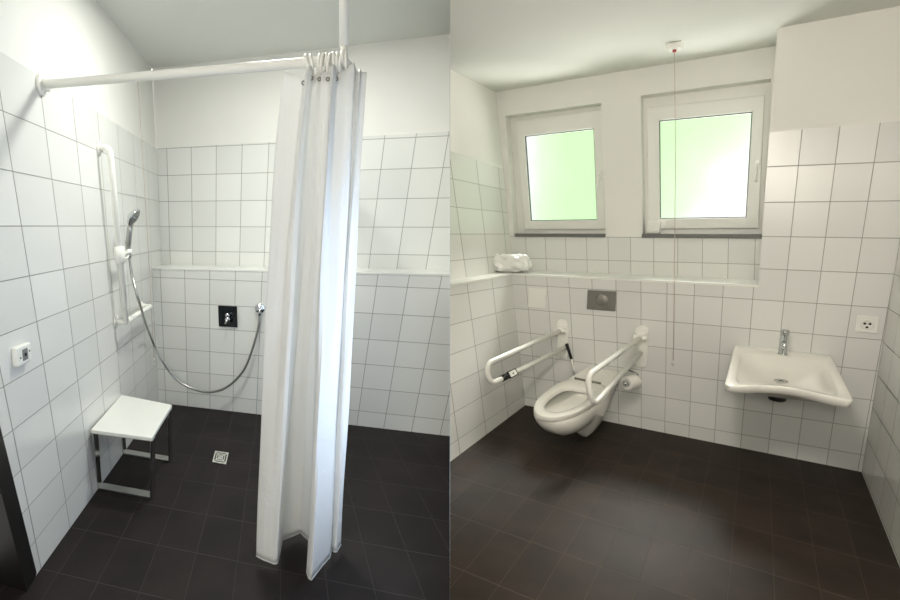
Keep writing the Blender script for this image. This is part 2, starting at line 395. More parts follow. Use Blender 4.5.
# recessed wall around the two windows
W1 = [rat(*p, DR_) for p in ((514, 236.5), (605.5, 236.5), (600.8, 102.8), (505.3, 116))]
W2 = [rat(*p, DR_) for p in ((642.6, 236.8), (763.3, 237.5), (771, 78.4), (640.5, 95.5))]
zs = float(np.mean([p[2] for p in (W1[0], W1[1], W2[0], W2[1])]))
lo = lambda s: RP(s, DR_, ZLR); mid = lambda s: RP(s, DR_, zs); hi = lambda s: RP(s, DR_, ZCR)
w.patch(lo(su(ZLR)), lo(sp_(ZLR)), mid(sp_(zs)), mid(su(zs)), uvr(Hru), 30, 8, 0)                          # tile band under the sills
sW = [rab(p)[0] for p in W1 + W2]
colsb = [su(zs), sW[0], sW[1], sW[4], sW[5], sp_(zs)]
colst = [su(ZCR), sW[3], sW[2], sW[7], sW[6], sp_(ZCR)]
topz = [None, W1[3], W1[2], W2[3], W2[2], None]
def tp(i):
    if i == 0: return RP(su(W1[3][2]), DR_, W1[3][2])
    if i == 5: return RP(sp_(W2[2][2]), DR_, W2[2][2])
    return topz[i]
for i in range(5):
    if i not in (1, 3): w.quad(mid(colsb[i]), mid(colsb[i + 1]), tp(i + 1), tp(i), 1)
    w.quad(tp(i), tp(i + 1), hi(colst[i + 1]), hi(colst[i]), 1)
for W in (W1, W2):                                    # reveals
    q = [RP(rab(p)[0], DR_, zs) if k < 2 else p for k, p in enumerate(W)]
    r = [p + rD * 0.18 for p in q]
    for k in range(4): w.quad(q[k], q[(k + 1) % 4], r[(k + 1) % 4], r[k], 1)
struct(w.build('wall_north', [MT['tile'], MT['plaster']]))
# left wall of the toilet room: leaning a little, lower face in front of the ledge, upper face recessed
def hrl(px, tc, s0, k):
    n = rB - UP * k; n = n / np.linalg.norm(n); P = RP(s0, 0, 0)
    q = [rab(on(*p, P, n)) for p in px]; return homog([(a[1], a[2]) for a in q], tc)
Hll = hrl([(468.3, 292.6), (493, 288.6), (478.4, 371.6), (501.5, 360.8)], [(0, 0), (1, 0), (0, 3), (1, 3)], 0, LEAN_L)
Hlu = hrl([(456.7, 207.2), (481.8, 209.8), (464, 259.6), (487.3, 257.3)], [(0, 0), (1, 0), (0, 2), (1, 2)], -0.286 + .137 * ZLR, -0.137)
def uvd(H): return lambda p: happly(H, rab(p)[1], float(p[2]))
def pd(s, z): return part_d(s, z)
w = MB()
w.patch(RP(0, pd(0, 0), 0), RP(0, 0, 0), RP(sl(ZLR), 0, ZLR), RP(sl(ZLR), pd(sl(ZLR), ZLR), ZLR), uvd(Hll), 20, 24, 0)
z2 = 1.89; z3 = 1.935
w.patch(RP(su(ZLR), pd(su(ZLR), ZLR), ZLR), RP(su(ZLR), DR_, ZLR), RP(su(z2), DR_, z2), RP(su(z3), pd(su(z3), z3), z3), uvd(Hlu), 20, 24, 0)
w.quad(RP(su(z3), pd(su(z3), z3), z3), RP(su(z2), DR_, z2), RP(su(ZCR), DR_, ZCR), RP(su(ZCR), pd(su(ZCR), ZCR), ZCR), 1)
struct(w.build('wall_west', [MT['tile'], MT['plaster']]))
w = MB()
def uvt(d, z): return (d / 0.28, (z - 0.95) / 0.187)
w.patch(RP(sr(0), 0, 0), RP(sr(0), -3.2, 0), RP(sr(ZTR), -3.2, ZTR), RP(sr(ZTR), 0, ZTR), lambda p: uvt(rab(p)[1] + .02, float(p[2])), 24, 24, 0)
w.quad(RP(sr(ZTR) + .01, 0.02, ZTR), RP(sr(ZTR) + .01, -3.2, ZTR), RP(sr(ZCR) + .01, -3.2, ZCR), RP(sr(ZCR) + .01, 0.02, ZCR), 1)
struct(w.build('wall_east', [MT['tile_wide'], MT['plaster']]))
w = MB()
cf = RP(sl(ZLR), 0, ZLR); cb = RP(su(ZLR), DR_, ZLR); T = .004
uvle = lambda p: (happly(Hrl, rab(p)[0], ZLR)[0], 0.5)
w.patch(RP(sl(ZLR), -T, ZLR), RP(sp_(ZLR), -T, ZLR), RP(sp_(ZLR), DR_, ZLR), RP(su(ZLR), DR_, ZLR), uvle, 30, 4, 0)
w.quad(RP(sl(ZLR) + T, pd(sl(ZLR), ZLR), ZLR), RP(sl(ZLR) + T, 0, ZLR), RP(su(ZLR), DR_, ZLR), RP(su(ZLR), pd(su(ZLR), ZLR), ZLR), 1)
w.quad(RP(sl(ZLR), -T, ZLR - .012), RP(sp_(ZLR), -T, ZLR - .012), RP(sp_(ZLR), -T, ZLR), RP(sl(ZLR), -T, ZLR), 1)
w.quad(RP(sl(ZLR) + T, pd(sl(ZLR), ZLR), ZLR - .012), RP(sl(ZLR) + T, -T, ZLR - .012), RP(sl(ZLR) + T, -T, ZLR), RP(sl(ZLR) + T, pd(sl(ZLR), ZLR), ZLR), 1)
struct(w.build('trim_2', [MT['ledge'], MT['white']]))
w = MB()
q = [RP(su(ZCR), DR_, ZCR), RP(2.1, DR_ + .02, ZCR), RP(2.1, -3.2, ZCR), part_at(1.0, ZCR), RP(su(ZCR), pd(su(ZCR), ZCR), ZCR)]
w.add(q, [(0, 1, 2, 3, 4)])
struct(w.build('ceiling_toilet', MT['ceil']))
Hfr = hz([(704.2, 483.8), (736.5, 492.9), (771.3, 502.3), (697.7, 513), (732.5, 522.1), (771.3, 534.3), (813.3, 544.8), (856.4, 557), (772.8, 575.1), (820.9, 588.7), (667.5, 505), (602.5, 487.5), (575, 479.5)],
         [(0, 0), (1, 0), (2, 0), (0, 1), (1, 1), (2, 1), (3, 1), (4, 1), (2, 2), (3, 2), (-1, 1), (-3, 1), (-4, 1)])
w = MB()
w.patch(part_at(0.2, 0), RP(2.1, -4.0, 0), RP(2.1, .05, 0), part_at(4.6, 0), lambda p: happly(Hfr, float(p[0]), float(p[1])), 60, 60, 0)
struct(w.build('floor_toilet', MT['floor2']))

# windows
def lerp4(q, u, v): return (q[0] * (1 - u) + q[1] * u) * (1 - v) + (q[3] * (1 - u) + q[2] * u) * v
def ring(m, o, i, h0, h1, mi=0):
    """frame between outer quad o and inner quad i, from depth h0 (front) to h1 along rD"""
    for k in range(4):
        j = (k + 1) % 4
        m.quad(o[k] + h0, o[j] + h0, i[j] + h0, i[k] + h0, mi); m.quad(i[k] + h0, i[j] + h0, i[j] + h1, i[k] + h1, mi)
        m.quad(o[k] + h0, o[j] + h0, o[j] + h1, o[k] + h1, mi); m.quad(o[k] + h1, o[j] + h1, i[j] + h1, i[k] + h1, mi)
def window(name, outer, sash, glass, pmat, handle, d, sill, sillz):
    root = bpy.data.objects.new(name, None); col.objects.link(root); root['kind'] = 'structure'
    o = [rat(*p, d) for p in outer]; s_ = [rat(*p, d) for p in sash]; g = [rat(*p, d) for p in glass]
    root['_b'] = [float(x) for x in o[0]]; root.location = tuple(map(float, o[0]))
    m = MB(); ring(m, [p + (p - sum(o) / 4) * .13 for p in o], s_, rD * .012, rD * .07); m.build('outer_frame', MT['pvc'], root, bevel=.003)
    m = MB(); ring(m, s_, g, rD * -.012, rD * .05); sa = m.build('sash', MT['pvc'], root, bevel=.006)
    c = sum(g) / 4; g2 = [p + (c - p) * .018 for p in g]
    m = MB(); ring(m, g, g2, rD * .004, rD * .03); m.build('gasket', MT['rubber'], sa)
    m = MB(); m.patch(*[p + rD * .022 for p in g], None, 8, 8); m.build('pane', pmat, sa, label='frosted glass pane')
    hp = rat(*handle, d - .02); m = MB()
    m.box(hp, rB * .013, rD * .006, UP * .035)
    m.tube(fillet([hp, hp - rD * .035, hp - rD * .035 - UP * .11], .012), .008, 10)
    m.build('handle', MT['white'], sa, bevel=.003)
    a, b = rat(*sill[0], DR_ - .02), rat(*sill[1], DR_ - .02); m = MB()
    z0 = zs - .004
    q = [np.array([a[0], a[1], z0]), np.array([b[0], b[1], z0]), np.array([b[0], b[1], z0]) + rD * .13, np.array([a[0], a[1], z0]) + rD * .13]
    m.box8(q, [p + UP * .026 for p in q]); m.build('sill', MT['granite'], root, bevel=.002, label='grey stone window sill')
    return root
MT['pane1'] = pane_mat('frosted_pane_green_glow', -0.9, 0.05, 0.60, 0.78, .3)
MT['pane2'] = pane_mat('frosted_pane_green_white_glow', 0.62, -0.62, 0.42, 0.78, .3)
DW = DR_ + .10
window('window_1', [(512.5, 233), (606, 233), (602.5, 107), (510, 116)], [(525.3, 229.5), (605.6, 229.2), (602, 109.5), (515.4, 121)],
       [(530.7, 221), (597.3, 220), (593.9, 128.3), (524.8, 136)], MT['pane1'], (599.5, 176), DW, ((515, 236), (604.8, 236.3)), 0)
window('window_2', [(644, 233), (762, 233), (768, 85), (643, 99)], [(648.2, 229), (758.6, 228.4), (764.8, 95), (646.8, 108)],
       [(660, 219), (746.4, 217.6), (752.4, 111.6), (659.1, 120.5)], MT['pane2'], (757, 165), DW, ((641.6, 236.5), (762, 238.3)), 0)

# ------------------------------------------------------------------ shower room: things
# curtain rail
zr = 2.017; RR = 0.019
fl = LP(0, -1.796, zr); cor = LP(1.392, -1.69, zr)
t = thing('curtain_rail', 'white tubular curtain rail from the left tiled wall, hung from the ceiling by a post', 'curtain rail', fl)
m = MB(); m.tube(fillet([fl, cor, LP(1.392, DLL, zr)], .07, 10), RR, 18); m.build('rail_tube', MT['nylon'], t)
m = MB(); m.disc(fl, nLL, .045, .016); m.disc(fl, nLL, .026, .04)
for a in (0.9, 3.0, 5.1):
    m.disc(fl + lD * .034 * math.cos(a) + UP * .034 * math.sin(a) + nLL * .012, nLL, .006, .007, 10)
m.build('wall_flange', MT['nylon'], t)
m = MB(); m.disc(LP(1.392, DLL, zr), -lD, .045, .014); m.build('wall_flange', MT['nylon'], t)
hb = LP(1.386, -1.70, zr + .01)
m = MB(); m.tube([hb + UP * .035, hb + UP * (ZCL - zr - .01)], .0175, 18); m.build('ceiling_post', MT['nylon'], t)
m = MB(); m.tube([hb - UP * .005, hb + UP * .04], .012, 14); m.torus(hb - UP * .008, lB, .024, .007); m.build('post_clamp', MT['nylon'], t)
# curtain
def zfloor(s, d): return 0
top = [(284, -1.73, 71), (295, -1.735, 75), (304, -1.73, 78), (306.5, -1.765, 71), (309, -1.785, 64), (312, -1.765, 67), (314, -1.72, 76), (318, -1.70, 72), (322, -1.725, 71), (326, -1.705, 72), (330, -1.715, 71), (331, -1.775, 66), (333.5, -1.795, 64), (336, -1.77, 66), (337.5, -1.725, 74), (348, -1.73, 68), (354.5, -1.72, 62), (356, -1.685, 70), (360, -1.71, 68), (361.5, -1.685, 72), (366.5, -1.685, 72)]
bot = [(257, 555), (264, 559.5), (270, 562), (273, 562.5), (275.5, 563), (277.5, 563), (279.5, 552), (281.5, 541), (291, 537), (300, 533), (308, 541), (307, 560), (306.5, 572), (309, 577), (312, 579), (322, 566), (330, 557), (331.5, 549), (335, 551), (337, 551.5), (340.5, 545)]
TP = [lat(x, y, d) for x, d, y in top]; BT = [onz(x, y, .035) for x, y in bot]
nsub = 5
def dens(P):
    return smooth_path(P, nsub)
def dens_lin(P):
    out = []
    for i in range(len(P) - 1):
        for k in range(nsub):
            u = k / nsub; u2 = u * u * (3 - 2 * u) * .35 + u * .65
            out.append(P[i] * (1 - u2) + P[i + 1] * u2)
    out.append(P[-1]); return out
TPd, BTd = dens_lin(TP), dens_lin(BT)
NV = 70; NU = len(TPd)
def flat(p):                                          # the same point without its fold depth
    a_, b_ = sd(BT[0]), sd(BT[-1]); s_ = sd(p)[0]; f = (s_ - a_[0]) / (b_[0] - a_[0])
    return LP(s_, a_[1] + (b_[1] - a_[1]) * f, p[2])
BFd = [flat(p) for p in BTd]
rows = []
for j in range(NV + 1):
    v = j / NV; row = []
    for i in range(NU):
        p = TPd[i] * (1 - v) + BFd[i] * v + (BTd[i] - BFd[i]) * v ** 1.7
        u = i / (NU - 1)
        # broad soft billows, fading out at the hung top edge
        amp = 0.010 * min(1, v * 5)
        p = p + nLB * amp * (math.sin(7.1 * v + 9 * u) * .6 + math.sin(15 * v * (1 + .25 * u) + 23 * u) * .4)
        p = p + lB * .006 * math.sin(PI * v) * math.sin(5 * v + 17 * u)
        p = p - lB * .026 * math.sin(PI * v ** .75) * max(0, 1 - u * 2.2)   # the free left edge bows out a little
        row.append(p)
    rows.append(row)
cb0 = np.array([TP[7][0], TP[7][1], 0.03])
t = thing('shower_curtain', 'white vinyl shower curtain bunched at the corner of the rail, almost reaching the floor', 'shower curtain', cb0)
m = MB(); m.loft(rows, False, False, 0, True, close=False); cur = m.build('curtain_panel', MT['curtain'], t)
md = cur.modifiers.new('thick', 'SOLIDIFY'); md.thickness = .0015
# hem along the bottom
m = MB(); m.tube([p for p in rows[-1]], .0022, 6); m.build('hem', MT['curtain'], cur)
for gx, gy in ((302.5, 82), (313.5, 78.5), (319.5, 77.5), (328, 78), (337.5, 79)):
    best = min((np.linalg.norm(np.array([0.0, 0, 0]) + rows[j][i] - lat(gx, gy, sd(rows[j][i])[1])), i, j) for j in range(0, 5) for i in range(NU))
    p = rows[best[2]][best[1]]
    m = MB(); m.torus(p + nLB * .004, nLB + UP * .1, .0065, .0024, 16, 6); m.build('grommet', MT['greyplate'], cur)
# rings
rx = [(307, -1.70), (311.5, -1.70), (320, -1.70), (323.5, -1.70), (327, -1.69), (330.5, -1.69), (334, -1.69), (338, -1.69), (342.5, -1.69), (346.5, -1.685)]
for k, (x, d) in enumerate(rx):
    s0 = sd(lat(x, 60, -1.70))[0]
    c = LP(s0, -1.796 + (s0 / 1.392) * .106, zr - .0125)
    tilt = random.uniform(-.35, .35) if k > 1 else .25
    ax = lB * math.cos(.25) + lD * (.25 + tilt * .5) + UP * tilt * .5
    m = MB(); m.torus(c, ax, .037, .0055, 28, 10)
    o = m.build('curtain_ring', MT['nylon'], None, loc=c)
    if k == 0: tag(o, 'white curtain ring at the left end of the ring row on the rail', 'curtain ring', 'curtain rings')
    elif k == 1: tag(o, 'white curtain ring second from the left end of the row on the rail', 'curtain ring', 'curtain rings')
    else: tag(o, 'white curtain ring in the crowded row beneath the ceiling post', 'curtain ring', 'crowded curtain rings')
for k, (dd, z) in enumerate(((.075, 0), (.10, 0))):
    c = LP(1.392, -1.69 + dd, zr - .0125)
    m = MB(); m.torus(c, lD + lB * .3 * (k - .5), .037, .0055, 28, 10)
    o = m.build('curtain_ring', MT['nylon'], None, loc=c); tag(o, 'white curtain ring in the crowded row beneath the ceiling post', 'curtain ring', 'crowded curtain rings')
# grab rail with hand shower slider
TO = .075
a0 = lwl(98, 148); v0 = lwl(110, 150, TO); v1 = lwl(126, 322, TO); h1 = lwl(151, 305, TO); b1 = lwl(151, 303)
m0 = lwl(115, 322)
v0[2] = a0[2]
t = thing('grab_rail', 'white L-shaped shower grab rail on the tiled wall beside the stool', 'grab rail', m0)
vd = (v0 - v1)
m = MB(); m.tube(fillet([a0, v0, v1], .05, 8), .0165, 18); m.build('upright_tube', MT['nylon'], t)
h1[2] = (v1[2] + h1[2]) / 2; he = h1 - nLL * TO
m = MB(); m.tube(fillet([v1 + UP * .001, h1, he], .05, 8), .0165, 18); m.build('lower_tube', MT['nylon'], t)
for p in (a0, he): m = MB(); m.disc(p, nLL, .036, .014); m.disc(p, nLL, .022, .03); m.build('wall_flange', MT['nylon'], t)
m = MB(); pm = np.array([m0[0], m0[1], v1[2]]); m.disc(pm, nLL, .036, .014); m.tube([pm, v1], .016, 16); m.build('wall_flange', MT['nylon'], t)
zsl = lwl(119, 255, TO)[2]; f_ = (v0[2] - zsl) / (v0[2] - v1[2]); sc = v0 * (1 - f_) + v1 * f_
vu = (v0 - v1) / np.linalg.norm(v0 - v1)
hold = lwl(129, 252, TO + .01)
m = MB(); m.tube([sc - vu * .05, sc - vu * .046, sc + vu * .046, sc + vu * .05], [.022, .029, .029, .022], 18)
m.tube([sc, hold - (hold - sc) * .1], .011, 12); m.tube([hold - vu * .018, hold + vu * .018], [.016, .018], 14)
m.tube(fillet([sc - vu * .03, sc - vu * .03 + (hold - sc) * .75, hold - vu * .01], .02), .007, 10)
m.build('slider', MT['nylon'], t)
# hand shower
hd0 = lwl(128.5, 246, TO + .01); hd1 = lwl(130, 228, TO + .03); hd2 = lwl(134, 219, TO + .05)
t = thing('hand_shower', 'chrome hand shower with a grey hose, held in the slider of the grab rail', 'hand shower', hold)
m = MB(); m.tube(smooth_path([hold - UP * .03, hd0, hd1, hd2], 6), [.014] * 7 + [.018] * 6 + [.015] * 6, 14); m.build('handle', MT['steel'], t)
face = (CAM - hd2); face[2] = 0; face /= np.linalg.norm(face); vw = hd2 - CAM; vw[2] = 0; vw /= np.linalg.norm(vw); ax = np.cross(vw, UP) * .80 - UP * .52 - vw * .28; ax /= np.linalg.norm(ax)
hc = lwl(133.5, 217.5, TO + .06)
m = MB(); m.tube([hc - ax * .03, hc - ax * .018, hc, hc + ax * .006], [.020, .042, .058, .058], 24); sh0 = m.build('spray_head', MT['chrome'], t)
m = MB(); m.disc(hc + ax * .006, ax, .052, .004, 24)
for k in range(14):
    r_ = .028 if k < 9 else .014; an = k * 2 * PI / (9 if k < 9 else 5)
    u_ = np.cross(ax, UP); u_ /= np.linalg.norm(u_); w_ = np.cross(ax, u_)
    m.disc(hc + ax * .009 + u_ * r_ * math.cos(an) + w_ * r_ * math.sin(an), ax, .003, .004, 6)
m.build('spray_plate', MT['greyplastic'], sh0)
outp = lat(259.5, 316, -.05)
hp = [hold - UP * .03, lwl(132, 275, TO + .02), lwl(140, 305, TO + .06), lat(150, 335, -.32), lat(163, 362, -.22), lat(180, 382, -.15), lat(204, 391.5, -.1), lat(225, 388, -.07), lat(243, 371, -.06), lat(253, 347, -.055), lat(258.5, 326, -.05), outp]
m = MB(); m.tube(smooth_path(hp, 10), .0088, 10); m.build('hose', MT['steel'], t)
# valve and outlet
vq = [lat(*p) for p in ((217.7, 326), (238, 327), (238.3, 306.5), (218, 305.5))]
vc = sum(vq) / 4
t = thing('shower_valve', 'square chrome shower valve plate with a painted dark reflection on the white tiled wall under the ledge', 'shower valve', vc)
ex = lB * .080; ez = UP * .080
m = MB(); m.box(vc - lD * .006, ex, lD * .006, ez); pl0 = m.build('plate', MT['mirror'], t, bevel=.002)
m = MB(); p = vc + lB * .0 + UP * .012 - lD * .012; m.disc(p, -lD, .016, .03); m.disc(p - UP * .032, -lD, .019, .022)
m.tube(fillet([p - UP * .032 - lD * .02, p - UP * .032 - lD * .045, p - UP * .06 - lB * .018 - lD * .05], .01), .007, 10); m.build('lever', MT['chrome'], pl0)
oc = lat(260, 308)
m = MB(); m.disc(oc, -lD, .036, .022); m.disc(oc - lD * .02, -lD, .022, .035); m.tube([oc - lD * .045, oc - lD * .05 - UP * .05], .011, 14)
tag(m.build('hose_outlet', MT['chrome'], None, loc=oc), 'round chrome wall outlet where the shower hose begins, beside the curtain', 'hose outlet')
# wall-side stool
zs_ = .37
fq = [onz(*p) for p in ((97, 489), (151, 499), (171.5, 458), (125.5, 450.5))]
sq = [onz(*p, zs_) for p in ((90.5, 429.5), (152, 437.5), (172, 404.5), (121.5, 394.5))]
t = thing('shower_stool', 'small white-topped shower stool on flat chrome legs, against the tiled wall', 'stool', sum(fq) / 4)
m = MB()
cs = sum(sq) / 4
m.box8([p - UP * .022 for p in sq], sq); m.build('seat', MT['white'], t, bevel=.006)
def legframe(pa, pb, sa, sb, ins):
    """flat steel band bent into a U: down, along the floor, up"""
    d = (pb - pa); d /= np.linalg.norm(d); n_ = np.cross(d, UP)
    bw, th = .062, .011
    top_a = sa - UP * .024; top_b = sb - UP * .024
    def band(p, q):
        t_ = (q - p); t_ /= np.linalg.norm(t_); u_ = np.cross(t_, ins); u_ /= np.linalg.norm(u_)
        m = MB(); m.box((p + q) / 2, (q - p) / 2, ins * bw / 2, u_ * th / 2); return m
    A, B = pa + UP * .004, pb + UP * .004
    band(A, top_a).build('leg', MT['chrome'], t, bevel=.002); band(B, top_b).build('leg', MT['chrome'], t, bevel=.002)
    band(A - d * .003, B + d * .003).build('foot_bar', MT['steel'], t, bevel=.002)
    band(top_a + UP * .003, top_b + UP * .003).build('seat_rail', MT['steel'], t, bevel=.001)
ins = (fq[3] - fq[0]); ins /= np.linalg.norm(ins)
def under(k, j): return sq[k] * .96 + cs * .04
legframe(fq[0] + ins * .03, fq[1] + ins * .03, under(0, 0) + ins * .03, under(1, 0) + ins * .03, ins)
legframe(fq[3] - ins * .03, fq[2] - ins * .03, under(3, 0) - ins * .03, under(2, 0) - ins * .03, ins)
# floor drain
dq = [onz(*p, .002) for p in ((212.3, 462.2), (226, 464.6), (228.6, 453.2), (215.2, 451.3))]
dc = sum(dq) / 4
t = thing('floor_drain', 'small square steel floor drain grating in the dark shower floor', 'floor drain', dc)
m = MB(); m.box8([p - UP * .0015 for p in dq], [p + UP * .001 for p in dq]); m.build('sump', MT['hole'], t)
m = MB(); iq = [p + (dc - p) * .17 for p in dq]
def fl_ring(o, i, h):
    for k in range(4):
        j = (k + 1) % 4; m.box8([o[k], o[j], i[j], i[k]], [p + UP * h for p in (o[k], o[j], i[j], i[k])])
fl_ring(dq, iq, .004); fl_ring([p + (dc - p) * .36 for p in dq], [p + (dc - p) * .50 for p in dq], .004); fl_ring([p + (dc - p) * .66 for p in dq], [p + (dc - p) * .8 for p in dq], .004)
for k in range(2):
    a, b = iq[k], iq[k + 2]; m.tube([a + UP * .003, b + UP * .003], .003, 6)
m.build('grating', MT['grate'], t)
# wall thermostat plate
tq = [lwl(*p) for p in ((11, 368), (28, 359.5), (25.5, 342), (8.5, 349))]
tcn = sum(tq) / 4; ex = (tq[1] - tq[0]) / 2; ez = UP * .037
t = thing('wall_sensor', 'square white wall sensor with a grey centre on the left tiled wall', 'wall sensor', tcn)
m = MB(); m.box(tcn + nLL * .012, lD * .055, nLL * .012, ez); hs = m.build('housing', MT['white'], t, bevel=.006)
m = MB(); m.box(tcn + nLL * .024, lD * .02, nLL * .002, UP * .022); lp0 = m.build('lens_plate', MT['greyplastic'], t, bevel=.001)
m = MB(); m.disc(tcn + nLL * .026, nLL, .007, .003); m.build('lens', MT['black'], lp0)
for k in (-1, 1):
    m = MB(); m.disc(tcn + nLL * .023 + lD * k * .037 + UP * k * .006, nLL, .004, .003, 10); m.build('screw', MT['greyplastic'], hs)
# pull cord of the shower room
pts = [lwl(*p, .03) for p in ((137.5, 80), (140.5, 125), (143.5, 170), (146.5, 220), (149.5, 270), (152, 320), (154, 358))]
t = thing('pull_cord', 'thin reddish emergency pull cord hanging along the wall behind the shower rail', 'pull cord', pts[0])
m = MB(); p0 = lwl(137, 79); m.disc(p0, nLL, .012, .03); m.torus(p0 + nLL * .03 - UP * .006, lD, .008, .003); m.build('hook', MT['greyplastic'], t)
m = MB(); m.tube(smooth_path(pts, 3), .0022, 6); m.build('cord', MT['cord'], t)
m = MB(); m.tube([pts[-1], pts[-1] - UP * .008, pts[-1] - UP * .026, pts[-1] - UP * .03], [.004, .009, .010, .005], 12); m.build('knob', MT['white'], t)

# ------------------------------------------------------------------ toilet room: things
# toilet, built along its own axis: a = distance from the wall, b = sideways
ZB, SL = .385, .129
axv = -rD * 1.0 - rB * .15; axv /= np.linalg.norm(axv); sdv = np.cross(UP, axv); sdv = sdv if sdv @ rB > 0 else -sdv
TB = RP(.553, 0, 0)
def TPt(a, b, dz=0): return TB + axv * a + sdv * b + UP * (ZB - SL * a + dz)
def egg(a0, a1, wb, wm, n=48, off=0.0):
    """closed outline from a0 (rear, half width wb) to a1 (tip), widest half width wm"""
    out = []
    for k in range(n):
        th = 2 * PI * k / n; c, s = math.cos(th), math.sin(th)
        am = a0 + (a1 - a0) * .42
        if c >= 0: a = am + (a1 - am + off) * c; b = (wm + off) * (abs(s) ** .92) * math.copysign(1, s)
        else:
            cc = abs(c) ** .75; a = am - (am - a0 + off) * cc
            b = math.copysign(1, s) * ((wm + off) * abs(s) ** .5 if abs(s) > 0 else 0)
            b = math.copysign(max(abs(b), 0), s); b = math.copysign(min(abs(b), wm + off), b)
        out.append((a, b))
    return out
t = thing('wall_hung_toilet', 'white wall-hung toilet with open seat ring below the grey flush plate', 'toilet', RP(.52, -.4, 0))
st = [(0, .10, .235, .4), (.10, .105, .18, .4), (.2, .115, .12, .45), (.28, .126, .06, .55), (.35, .134, .022, .6), (.45, .14, .018, .62), (.475, .142, .045, .55), (.50, .145, .10, .4), (.56, .149, .105, .36), (.64, .15, .104, .36), (.72, .141, .108, .35), (.80, .122, .122, .33), (.86, .094, .15, .3), (.895, .066, .18, .3), (.912, .03, .21, .3)]
loops = []
for a, wv, zb_, nw in st:
    zt_ = ZB - SL * a - .034; h = zt_ - zb_; lp = []
    for k in range(25):
        th = PI * k / 24; c, s = math.cos(th), math.sin(th)
        b = wv * math.copysign(abs(c) ** (.55), c) * (1 - nw * s ** 2); z = zt_ - h * (s ** .8)
        lp.append(TB + axv * a + sdv * (b + .2 * max(0, zt_ - z)) + UP * z)
    loops.append(lp)
m = MB(); m.loft(loops, True, True, 0, True, close=True); m.build('bowl_body', MT['ceramic'], t)
m = MB()
dk = [TPt(0, -.105, -.034), TPt(.30, -.135, -.034), TPt(.30, .135, -.034), TPt(0, .105, -.034)]
m.box8(dk, [p + UP * .034 for p in (TPt(0, -.103, -.034), TPt(.285, -.132, -.034), TPt(.285, .132, -.034), TPt(0, .103, -.034))]); m.build('rear_deck', MT['ceramic'], t, bevel=.008)
# seat ring
oo = egg(.27, .93, .12, .157); ii = egg(.415, .83, .08, .100)
def lp_(o, dz, sc=None): return [TPt(a, b, dz) for a, b in o]
def mixl(o, i, f): return [(p[0] * (1 - f) + q[0] * f, p[1] * (1 - f) + q[1] * f) for p, q in zip(o, i)]
m = MB(); m.loft([lp_(mixl(oo, ii, .10), -.031), lp_(mixl(oo, ii, .02), -.029), lp_(oo, -.025), lp_(oo, -.006), lp_(mixl(oo, ii, .03), -.001), lp_(mixl(oo, ii, .12), 0.001), lp_(mixl(oo, ii, .5), .002), lp_(mixl(oo, ii, .88), -.002), lp_(ii, -.012), lp_(ii, -.03)], False, False)
sr0 = m.build('seat_ring', MT['seat'], t)
m = MB(); m.loft([lp_(mixl(oo, ii, .85), -.032), lp_(mixl(oo, ii, .97), -.045), lp_(egg(.44, .81, .06, .094), -.095), lp_(egg(.46, .75, .05, .075), -.135), lp_(egg(.50, .68, .03, .05), -.15)], False, True)
m.build('inner_bowl', MT['ceramic'], t)
m = MB(); m.tube([TPt(.283, -.088, .004), TPt(.283, .085, .004)], .009, 10); m.build('hinge_bar', MT['greyplate'], sr0, label='dull brown-grey hinge bar')
# flush plate
fp = rat(601.5, 300.3); t = thing('flush_plate', 'rectangular grey metal flush plate on the tiled wall above the toilet', 'flush plate', fp)
m = MB(); m.box(fp - rD * .006, rB * .094, rD * .006, UP * .070); pl0 = m.build('plate', MT['greyplate'], t, bevel=.003)
m = MB(); m.torus(fp - rD * .0125, rD, .044, .0025, 32, 8); m.disc(fp - rD * .012, -rD, .041, .004, 32); m.build('button', MT['greyplate'], pl0)
# tiled access panel
ap = [rat(*p) for p in ((526.5, 309.5), (549, 312.5), (548, 286), (525.5, 284))]
ac = sum(ap) / 4; t = thing('access_panel', 'white tiled access panel with a small screw, low on the wall by the corner', 'access panel', ac)
m = MB(); m.box(ac - rD * .002, rB * .066, rD * .002, UP * .074); m.build('panel', MT['white'], t, bevel=.0015)
m = MB(); m.disc(rat(543.5, 298.5) - rD * .004, -rD, .008, .006, 16); m.build('screw', MT['nylon'], t)
# fold-down support bars
def support(label, wp, wp2, d, up0, up1, lo1, lo0):
    t = thing('fold_down_grab_bar', label, 'grab bar', wp)
    pl = wp - UP * .095 + rB * .008
    m = MB(); lo_ = [pl + rB * x + UP * z for x, z in sup(32, 5, .036, .125)]
    m.loft([[p - rD * h for p in lo_] if f == 1 else [pl + (p - pl) * f - rD * h for p in lo_] for h, f in ((0, 1), (.008, 1), (.012, .93))]); m.build('wall_plate', MT['nylon'], t)
    m = MB(); hp_ = wp - rD * .012 + UP * .015
    m.disc(hp_ + UP * .02 + rD * .01, -rD, .04, .022); m.tube([hp_ - rB * .04 - rD * .045 - UP * .02, hp_ + rB * .04 - rD * .045 - UP * .02], .018, 16); m.box(hp_ - rD * .03 - UP * .01, rB * .024, rD * .022, UP * .018); m.build('hinge', MT['nylon'], t, bevel=.004)
    a = hp_ - rD * .045 - UP * .02; b = wp2 - rD * .03
    m = MB(); m.tube(fillet([a, up1, lo1, b], .075, 10), .0165, 18); m.build('bar_tube', MT['nylon'], t)
    return t, a, up1, lo1, b
D1 = -.88
wp = rat(562.5, 329); w2 = rat(568, 346)
tL, a1, u1, l1, b1_ = support('white fold-down grab bar with a black sleeve, on the corner side of the toilet', wp, w2, D1, None, rat(486, 364, D1 - .02), rat(490, 384.5, D1 - .02), None)
def along(p, q, f): return p * (1 - f) + q * f
